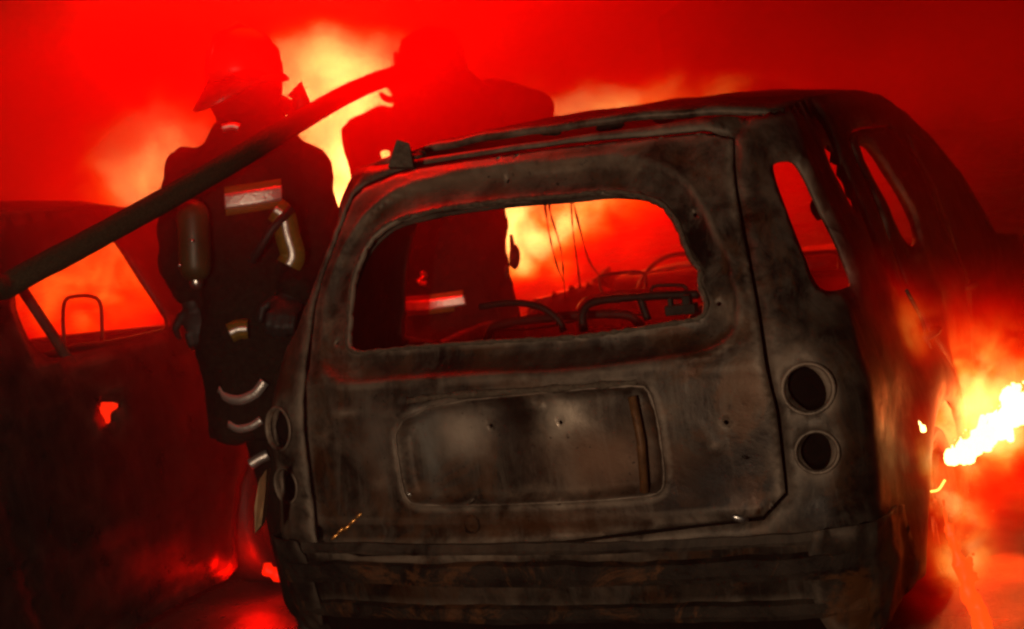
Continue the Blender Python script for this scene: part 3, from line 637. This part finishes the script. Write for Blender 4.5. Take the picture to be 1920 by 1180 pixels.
def helmet(c, fwd, parent, k=1.0, up=UZ):
    """deep shell, comb ridge, wide brim drooping long at the back, front badge"""
    f = np.array(fwd, float); f /= np.linalg.norm(f); s = np.cross(f, up); s /= np.linalg.norm(s); u = np.cross(s, f); rings = []
    for z, r in ((-.05, 1.0), (.0, 1.0), (.05, .93), (.09, .78), (.12, .52), (.135, .2)): rings.append([c+u*z*k+(s*.118*math.cos(t)+f*.142*math.sin(t))*r*k for t in np.linspace(0, 2*math.pi, 28, endpoint=False)])
    h = G(); h.loft(rings); h.tube([c+k*(f*.13+u*.03), c+k*(f*.10+u*.105), c+k*(u*.148), c+k*(-f*.10+u*.11), c+k*(-f*.135+u*.02)], .012*k, 8)
    sh = h.build('helmet', M['helmet'], parent); V = []; Fc = []; n = 40
    for i in range(n):
        t = 2*math.pi*i/n; b_ = max(0, -math.sin(t)); fr = max(0, math.sin(t))
        for q in (0, .5, 1):
            R = 1+q*(.07+.48*b_**3+.05*fr); V.append(c+k*((s*.116*math.cos(t)+f*.14*math.sin(t))*R+u*(-.045-q*(.02+.07*b_**2))))
    for i in range(n):
        for q in (0, 1): a = i*3+q; b = ((i+1) % n)*3+q; Fc.append((a, b, b+1, a+1))
    mod_solid(mesh('brim', V, Fc, M['helmet'], sh), .006)
    G().ell(c+k*(f*.14+u*.03), [s*.03*k, u*.045*k, f*.01*k], 10, 6).build('badge', M['silver'], sh)
    return sh
def person_fig(name, label, base, head, hf, neck, torso, arms, legs, coatprof, parent_group, hk=1.0, grips=(), mask=True):
    e = tag(empty(name, base), label, 'person', 'firefighters')
    f = np.array(hf, float); s = np.cross(f, UZ); s /= np.linalg.norm(s)
    g = G(); g.ell(head, [s*.075, f*.095, UZ*.115], 18, 14); g.ell(head+f*.098-UZ*.012, [s*.014, f*.02, UZ*.026], 8, 6)        # skull, nose
    g.ell(head+f*.06-UZ*.085, [s*.04, f*.04, UZ*.03], 10, 8)
    for q in (-1, 1): g.ell(head+s*.077*q-UZ*.01, [s*.012, f*.02, UZ*.03], 8, 6)
    g.caps(head-UZ*.07, neck, .055, .06)
    g.loft([ering(c, hw*.82, hd*.8) for _, c, hw, hd in torso])
    for sh, el, ha in arms: g.caps(sh, el, .055, .045); g.caps(el, ha, .045, .032)
    for hp, kn, ft in legs: g.caps(hp, kn, .085, .06); g.caps(kn, ft, .06, .042)
    mod_remesh(g.build('body', M['skin'], e), .014, 3)
    for q in (-1, 1): G().ell(head+f*.082+s*.03*q+UZ*.012, np.eye(3)*.0125, 8, 6).build('eye', M['silver'], e)
    G().ell(head+f*.088-UZ*.055, [s*.025, f*.012, UZ*.008], 10, 6).build('mouth', M['trous'], e)
    g = G(); g.loft([ering(c, hw, hd) for _, c, hw, hd in coatprof])
    for (sh, el, ha) in arms:
        g.caps(sh, el, .088, .075); g.caps(el, el+(ha-el)*.88, .075, .060)
    g.tube([neck+UZ*.02+ (RX*math.cos(t)*.075+FX*math.sin(t)*.085) for t in np.linspace(0, 2*math.pi, 17)], .028, 8)
    co = mod_remesh(g.build('coat', M['cloth'], e), .014, 4)
    m = co.modifiers.new('d', 'DISPLACE'); tx = bpy.data.textures.new('fold', 'CLOUDS'); tx.noise_scale = .16; m.texture = tx; m.strength = .075; m.mid_level = .5; m.texture_coords = 'GLOBAL'
    g = G()
    for hp, kn, ft in legs: g.caps(hp, kn, .12, .095); g.caps(kn, ft+(kn-ft)*.25, .095, .085)
    tr = mod_remesh(g.build('trousers', M['trous'], e), .016, 4)
    for hp, kn, ft in legs:
        g = G(); g.caps(ft+UZ*.20, ft+UZ*.06, .065, .06); g.ell(ft+f*.07+UZ*.01, [s*.055, f*.15, UZ*.055], 12, 8); mod_remesh(g.build('boot', M['rubber'], e), .012, 2)
    for i, (sh, el, ha) in enumerate(arms):
        g = G(); dv = (ha-el)/np.linalg.norm(ha-el); g.caps(ha-dv*.06, ha, .045, .036); gr = grips[i] if i < len(grips) else (dv, FX*.6-UZ*.3); hand(g, ha, gr[0], gr[1], 1.15)
        mod_remesh(g.build('glove', M['rubber'], e), .007, 2)
    helmet(head+UZ*.045, hf, e, hk)
    if False: pass
    if mask:
        g = G(); g.ell(head+f*.055-UZ*.025, [s*.075, f*.065, UZ*.085], 16, 10); mk = g.build('face_mask', M['rubber'], e)
        G().ell(head+f*.075-UZ*.01, [s*.062, f*.055, UZ*.055], 14, 10).build('visor', M['visor'], mk); G().caps(head+f*.11-UZ*.08, head+f*.15-UZ*.10, .032, .028).build('regulator', M['rubber'], mk)
    mod_remesh(G().ell(head-UZ*.03-f*.02, [RX*.118, FX*.118, UZ*.14], 20, 12).caps(head-UZ*.10, neck-UZ*.02, .095, .11).build('hood', M['cloth'], e), .012, 3)
    return e
D1 = 4.9
prof1 = [(0, U(470, 205, D1), .075, .08), (1, U(467, 232, D1), .13, .12), (2, U(463, 262, D1), .175, .14), (3, U(462, 320, D1), .225, .16), (4, U(466, 400, D1), .215, .17), (5, U(474, 480, D1), .195, .165), (6, U(484, 560, D1), .19, .165), (7, U(495, 640, D1), .205, .17), (8, U(506, 720, D1), .215, .175), (9, U(515, 806, D1), .22, .175)]
armsA = [(U(356, 315, D1), U(330, 430, D1+.05), U(362, 570, D1-.02)), (U(568, 318, D1), U(592, 450, D1+.02), U(545, 555, D1-.2))]
legsA = [(U(500, 720, D1), U(540, 910, D1-.02), np.array([*U(590, 1170, D1)[:2], .06])), (U(560, 720, D1), U(610, 930, D1+.1), np.array([*U(680, 1160, D1+.2)[:2], .06]))]
base1 = np.array([*U(560, 1000, D1)[:2], 0])
hf1 = RX*.72+FX*.7
p1 = person_fig('firefighter', 'firefighter standing between the two cars behind the hose, helmet brim to the left', base1, U(462, 152, D1), hf1/np.linalg.norm(hf1), U(466, 205, D1), prof1[1:], armsA, legsA, prof1, None, .93)
def chest(prof, t, a0, a1, e, w=.16):
    l = band(prof, t-w*1.9, t+w*1.9, .012, 'lime_stripe', M['lime'], e, a0, a1); band(prof, t-w, t+w, .018, 'reflective_stripe', M['silver'], l, a0, a1)
chest(prof1, 3.62, -math.pi*.56, -math.pi*.31, p1, .17)
# U-shaped tape on the bent right sleeve
def tape(P, d, w, name, mat, parent, off=0):
    q = spline([U(a, b, d) for a, b in P], 6); T = np.gradient(q, axis=0); V = []; Fc = []
    for i in range(len(q)):
        n = np.cross(T[i], CF); n /= np.linalg.norm(n); bulge = -CF*(.004+off); V += [q[i]-n*w+CF*.01, q[i]+bulge, q[i]+n*w+CF*.01]
    for i in range(len(q)-1): Fc += [(3*i, 3*i+1, 3*i+4, 3*i+3), (3*i+1, 3*i+2, 3*i+5, 3*i+4)]
    return mod_solid(mesh(name, V, Fc, mat, parent), .004, 0)
for P, wd in ((((515, 392), (530, 405), (538, 440), (548, 478), (540, 498)), .020), (((430, 625), (446, 618), (464, 617)), .016), (((416, 240), (436, 236), (448, 240)), .012)):
    dd_ = D1-.255 if P[0][1] < 500 and P[0][1] > 300 else (D1-.20 if P[0][1] > 500 else D1-.17)
    l = tape(P, dd_, wd*1.9, 'lime_stripe', M['lime'], p1) if wd > .013 else None
    tape(P, dd_, wd, 'reflective_stripe', M['silver'], l or p1, .006)
def wrap_tape(P, c, hw, hd, w, parent):
    q = spline([U(a, b, D1-hd*math.sqrt(max(.02, 1-((a-c)/FPX*D1/hw)**2))-.020) for a, b in P], 6); T = np.gradient(q, axis=0); V = []; Fc = []
    for i in range(len(q)):
        n = UZ-T[i]*(UZ@T[i])/(T[i]@T[i]); n /= np.linalg.norm(n); V += [q[i]-n*w, q[i]-CF*.004, q[i]+n*w]
    for i in range(len(q)-1): Fc += [(3*i, 3*i+1, 3*i+4, 3*i+3), (3*i+1, 3*i+2, 3*i+5, 3*i+4)]
    return mod_solid(mesh('reflective_stripe', V, Fc, M['silver'], parent), .004, 0)
wrap_tape([(410, 730), (422, 745), (450, 750), (478, 738), (496, 716)], 508, .215, .18, .015, p1)
wrap_tape([(428, 795), (446, 804), (470, 800), (490, 788)], 514, .22, .18, .012, p1)
# trouser cuff stripe showing beside the bumper
l_ = tape(((468, 872), (484, 862), (502, 853)), D1-.14, .016, 'reflective_stripe', M['silver'], p1)
# air cylinder on his hip, valve, strap
cy1 = G().caps(U(362, 405, D1-.22), U(366, 500, D1-.22), .052, .05, 18); c1 = cy1.build('air_cylinder', M['cyl'], p1)
G().caps(U(366, 505, D1-.22), U(368, 530, D1-.22), .018, .022).build('valve', M['steel'], c1)
for a_, b_ in ((360, 452), (337, 498)): G().ell(U(a_, b_, D1-.29), np.eye(3)*.006, 8, 6).build('buckle', M['steel'], c1)
G().tube([U(548, 390, D1-.26), U(510, 430, D1-.27), U(470, 492, D1-.26)], .013, 8).build('strap', M['rubber'], p1)
G().tube([U(548, 185, D1), U(556, 170, D1), U(566, 195, D1), U(560, 225, D1)], [.02, .035, .03, .02], 8).build('shoulder_lamp', M['rubber'], p1)

D2 = 6.0
prof2 = [(0, U(832, 165, D2), .09, .09), (1, U(842, 195, D2), .17, .13), (2, U(846, 225, D2), .215, .16), (3, U(842, 290, D2), .24, .18), (4, U(836, 370, D2), .25, .18), (5, U(838, 450, D2), .235, .18), (6, U(850, 530, D2), .225, .18), (7, U(865, 600, D2), .235, .19), (8, U(875, 650, D2), .24, .19)]
armsB = [(U(790, 225, D2), U(678, 252, D2-.05), U(690, 395, D2-.2)), (U(800, 215, D2-.1), U(768, 300, D2-.32), U(772, 185, D2-.32))]
legsB = [(U(830, 640, D2), U(840, 790, D2), np.array([*U(870, 1000, D2)[:2], .06])), (U(905, 640, D2), U(925, 790, D2), np.array([*U(960, 1000, D2+.15)[:2], .06]))]
hf2 = -RX*.95+FX*.2
base2 = np.array([*U(880, 900, D2)[:2], 0])
p2 = person_fig('firefighter', 'firefighter in profile behind the car roof shouldering the hose, cylinder on his back', base2, U(812, 142, D2), hf2/np.linalg.norm(hf2), U(832, 180, D2), prof2[1:], armsB, legsB, prof2, None, 1.0,
                grips=((-UZ, -FX), (UZ*.8-RX*.5, -FX)))
c2 = G().caps(U(925, 185, D2+.05), U(1005, 205, D2+.05), .085, .078, 18).caps(U(960, 200, D2+.05), U(985, 330, D2+.05), .09, .085, 18).build('air_cylinder', M['cyl'], p2); mod_remesh(c2, .015, 3)
G().caps(U(1045, 232, D2+.05), U(1060, 240, D2+.05), .035, .03).build('valve', M['rubber'], c2)
chest(prof2, 6.35, -math.pi*.80, -math.pi*.45, p2, .13)
tape(((790, 510), (796, 518), (788, 528), (800, 532)), D2-.21, .010, 'reflective_stripe', M['silver'], p2)
tape(((664, 562), (672, 546), (692, 534)), D2-.30, .016, 'reflective_stripe', M['silver'], p2)
for a_, b_ in ((780, 182), (790, 186), (798, 180)): G().ell(U(a_, b_, D2-.30), [CR*.006, CU*.016, CF*.006], 8, 6).build('buckle', M['lime'], p2)

# hose on the shoulder
hp = [U(-90, 612, 3.85), U(20, 532, 3.95), U(150, 462, 4.08), U(300, 380, 4.25), U(440, 300, 4.42), U(560, 228, 4.75), U(660, 172, 5.2), U(745, 142, 5.6), U(820, 150, 5.95), U(900, 215, 6.3), U(930, 380, 6.5), U(940, 620, 6.6)]
e_ = hp[-1].copy(); e_[2] = .05; hp += [e_+[-.1, .1, .1], e_+[-.5, .3, -.015], e_+[-1.4, .6, -.015]]
s0 = hp[0].copy(); hp = [np.array([s0[0]-1.5, s0[1]-.55, .035]), np.array([s0[0]-1.2, s0[1]-.45, .06]), np.array([s0[0]-.7, s0[1]-.3, .55])]+hp
tag(G().tube(spline(hp, 10), .034, 18, True, .012).build('fire_hose', M['hose']), 'thick charged fire hose rising from the left edge to the shoulder of the farther firefighter', 'hose')

# ------------------------------------------------------------------ flames
def flame_mesh(P, name, mat, seed, vox=.014, amp=.05, tongues=9):
    r = random.Random(seed); g = G()
    for i, (a, b, d, rad, up, lean) in enumerate(P):
        c = U(a, b, d); g.caps(c, c+UZ*up+RX*lean, rad, rad*.3, 10)
        if i: g.caps(U(*P[i-1][:3]), c, min(rad, P[i-1][3])*.6, min(rad, P[i-1][3])*.6, 10)
        for _ in range(tongues):
            an = r.uniform(-.6, 3.6); o = (RX*math.cos(an)+UZ*math.sin(an)*1.1+FX*r.uniform(-.6, .6))*rad; L = r.uniform(.5, 1.5)*up
            q = [c, c+o*.8, c+o*1.1+UZ*L*.5+RX*L*.4, c+o*1.15+UZ*L+RX*L*r.uniform(.2, 1.1)]; k = rad*r.uniform(.2, .5); g.tube(spline(q, 3), np.linspace(1, .12, 10)*k, 7)
    o = g.build(name, mat, None); mod_remesh(o, vox, 1)
    m = o.modifiers.new('d', 'DISPLACE'); tx = bpy.data.textures.new('lick', 'CLOUDS'); tx.noise_scale = .035; m.texture = tx; m.strength = amp; m.mid_level = .5; m.texture_coords = 'GLOBAL'
    return o
white = emis('flame_white', (1, .62, .17), 6); orange = emis('flame_orange', (1, .25, .02), 3.5)
fm = flame_mesh([(1790, 858, 4.3, .028, .03, .02), (1813, 852, 4.4, .033, .035, .02), (1845, 828, 4.6, .037, .04, .03), (1876, 800, 4.8, .042, .045, .04), (1905, 775, 4.95, .045, .045, .04), (1940, 772, 5.05, .045, .045, .05), (1888, 745, 4.95, .02, .03, .02)], 'flame', white, 3, .009, .035)
tag(fm, 'white-hot flame leaping beside the right flank of the wagon', 'flame')
fm2 = flame_mesh([(1731, 806, 4.0, .009, .025, -.008)], 'flame', white, 4, .005, .006, 2); tag(fm2, 'tiny bright flame jet on the rear fender left of the big white flame', 'flame')
fm4 = flame_mesh([(1895, 822, 4.8, .014, .03, .01)], 'flame', white, 5, .006, .012, 3); tag(fm4, 'small detached flame lick just under the big white flame', 'flame')
q = spline([U(1745, 922, 4.1), U(1760, 918, 4.1), U(1772, 900, 4.1)], 5); tag(G().tube(q, .003, 6).build('flame', emis('flame_thin', (1, .45, .06), 4)), 'thin curved flame thread under the tiny flame jet', 'flame')
def ember(P, d, seed, label, mat=None, amp=.02, tg_=4): o = flame_mesh([(a, b, d, r_, u_, 0) for a, b, r_, u_ in P], 'flame', mat or emis('ember', (1, .03, .004), 2.2), seed, .010, amp, tg_); tag(o, label, 'flame')
ember([(1560, 1170, .007, .012), (1590, 1176, .016, .02), (1620, 1174, .018, .02), (1645, 1178, .015, .02)], 4.0, 8, 'glowing red fire patch low under the wagon\'s right rear corner')
ember([(385, 612, .035, .03), (400, 625, .03, .02), (372, 600, .03, .03)], 5.45, 9, 'red flame licking over the cowl of the left sedan', emis('ember_orange', (1, .07, .006), 1.6))
ember([(500, 1072, .02, .03), (520, 1080, .022, .03)], 5.35, 14, 'low red embers on the ground beyond the near firefighter\'s feet', emis('added_ember', (1, .012, .001), 1.2), .012, 3)  # embers made up as a source for the added ground lamp
ember([(1775, 1000, .010, .10), (1795, 1060, .018, .10), (1815, 1120, .024, .10), (1842, 1175, .030, .09)], 4.1, 15, 'tall thin orange flames running down over the burning rear wheel of the wagon', emis('ember_wheel', (1, .07, .005), 1.3))
ember([(205, 772, .05, .03)], 5.2, 10, 'red glow burning inside the torn hole in the left sedan\'s door', emis('ember_in', (1, .02, .003), 1.2))

# ------------------------------------------------------------------ volumes
def volume_box(name, center, half, rotz):
    bm = bmesh.new(); bmesh.ops.create_cube(bm, size=2)
    for v in bm.verts: v.co = Vector((v.co.x*half[0], v.co.y*half[1], (v.co.z+1)*half[2]))
    me = bpy.data.meshes.new(name); bm.to_mesh(me); bm.free(); o = bpy.data.objects.new(name, me); COL.objects.link(o); o.location = Vector(center); o.rotation_euler.z = rotz; return o
def loc(o, p):      # world -> object coordinates
    d = np.array(p)-np.array(o.location); c, s = math.cos(-o.rotation_euler.z), math.sin(-o.rotation_euler.z); return (c*d[0]-s*d[1], s*d[0]+c*d[1], d[2])
def volmat(name):
    m = bpy.data.materials.new(name); m.use_nodes = True; t = m.node_tree; t.nodes.clear(); out = nd(t, 'ShaderNodeOutputMaterial'); pv = nd(t, 'ShaderNodeVolumePrincipled'); t.links.new(pv.outputs[0], out.inputs['Volume'])
    tc = nd(t, 'ShaderNodeTexCoord').outputs['Object']; return m, t, pv, tc
ROTZ = -YAW*-1.0
ROTZ = math.atan2(RX[1], RX[0])
def mr(t, v, a, b, lo=0.0, hi=1.0):
    n = nd(t, 'ShaderNodeMapRange', interpolation_type='SMOOTHSTEP'); t.links.new(v, n.inputs[0]); n.inputs[1].default_value = a; n.inputs[2].default_value = b; n.inputs[3].default_value = lo; n.inputs[4].default_value = hi; return n.outputs[0]
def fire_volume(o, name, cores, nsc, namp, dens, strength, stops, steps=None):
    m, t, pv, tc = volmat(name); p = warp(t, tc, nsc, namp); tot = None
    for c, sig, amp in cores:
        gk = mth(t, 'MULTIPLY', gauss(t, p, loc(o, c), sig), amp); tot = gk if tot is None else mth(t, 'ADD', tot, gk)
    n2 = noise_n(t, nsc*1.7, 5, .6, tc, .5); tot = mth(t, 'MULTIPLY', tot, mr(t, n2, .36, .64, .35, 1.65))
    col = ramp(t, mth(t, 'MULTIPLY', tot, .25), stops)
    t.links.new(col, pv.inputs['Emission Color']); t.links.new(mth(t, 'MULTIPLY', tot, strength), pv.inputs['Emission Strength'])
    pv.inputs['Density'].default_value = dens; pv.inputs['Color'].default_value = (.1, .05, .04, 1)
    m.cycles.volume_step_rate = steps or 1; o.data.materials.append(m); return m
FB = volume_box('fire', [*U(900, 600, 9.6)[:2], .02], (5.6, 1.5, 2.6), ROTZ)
Df = 9.4; k = Df/FPX
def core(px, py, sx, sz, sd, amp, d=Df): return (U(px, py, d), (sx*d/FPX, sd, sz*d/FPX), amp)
fire_volume(FB, 'fire_and_smoke_glow', [core(820, 310, 620, 180, 1.0, 1.0), core(630, 165, 100, 80, .45, 19), core(670, 320, 80, 120, .45, 18), core(1040, 360, 140, 115, .5, 2.8), core(1180, 205, 220, 40, .4, 3), core(300, 310, 120, 110, .5, 4.8), core(160, 540, 180, 120, .5, 1.6), core(975, 450, 60, 70, .4, 3.0)],  # first broad core paints the red glow of fire-lit smoke as emission
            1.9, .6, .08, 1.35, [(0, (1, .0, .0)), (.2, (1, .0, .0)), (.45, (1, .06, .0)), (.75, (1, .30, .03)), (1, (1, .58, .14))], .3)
tag(FB, 'wall of red and orange fire with painted smoke glow behind the firefighters', 'fire', kind='stuff')
# fire round the white flame; emission also paints the lit haze along the right flank
FR = volume_box('flame_glow_cloud', [*U(1900, 700, 5.0)[:2], .02], (.9, 1.1, .95), ROTZ)
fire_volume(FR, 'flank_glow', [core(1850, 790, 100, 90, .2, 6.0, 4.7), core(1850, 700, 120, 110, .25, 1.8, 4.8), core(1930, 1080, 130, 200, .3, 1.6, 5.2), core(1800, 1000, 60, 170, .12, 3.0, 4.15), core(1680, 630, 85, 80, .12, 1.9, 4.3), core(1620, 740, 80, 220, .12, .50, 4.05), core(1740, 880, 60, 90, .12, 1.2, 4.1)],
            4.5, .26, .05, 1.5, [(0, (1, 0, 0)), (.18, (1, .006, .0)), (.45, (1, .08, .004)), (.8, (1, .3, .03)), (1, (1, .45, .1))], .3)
tag(FR, 'orange fire and painted smoke glow along the right side of the wagon', 'fire', kind='stuff')
# smoke bank round the firefighters, thick above chest height
SB = volume_box('smoke', [*U(950, 500, 6.6)[:2], .3], (5.2, 2.1, 2.0), ROTZ)
m, t, pv, tc = volmat('smoke_bank'); sp = nd(t, 'ShaderNodeSeparateXYZ'); t.links.new(tc, sp.inputs[0])
n1 = noise_n(t, 1.3, 5, .6, warp(t, tc, 1.2, .5))
dz = mr(t, sp.outputs[2], .75, 1.65, .08, 1.0); dz = mth(t, 'MULTIPLY', dz, mr(t, sp.outputs[2], 1.66, 2.0, 1.0, .2)); dy = mth(t, 'MULTIPLY', mth(t, 'MULTIPLY', mr(t, sp.outputs[1], -2.25, -1.95, 0, 1.0), mr(t, sp.outputs[1], -1.6, -1.0, 2.2, .85)), mr(t, sp.outputs[1], -.3, .6, 1.0, .12))
dens = mth(t, 'MULTIPLY', mth(t, 'MULTIPLY', mth(t, 'MULTIPLY', dz, dy), mr(t, n1, .3, .7, .5, 1.5)), .95)
t.links.new(dens, pv.inputs['Density']); pv.inputs['Color'].default_value = (.80, .03, .01, 1); pv.inputs['Anisotropy'].default_value = .45
SB.data.materials.append(m); tag(SB, 'bank of red-lit smoke hanging around the firefighters and over the car roofs', 'smoke', kind='stuff')
# thin even haze over the whole place
HZ = volume_box('haze', (0, 2, -1.0), (36, 36, 3.4), 0)
m, t, pv, tc = volmat('haze_air'); pv.inputs['Density'].default_value = .004; pv.inputs['Color'].default_value = (.85, .8, .78, 1); pv.inputs['Anisotropy'].default_value = .3
HZ.data.materials.append(m); tag(HZ, 'thin smoky haze filling the night air', 'haze', kind='stuff')
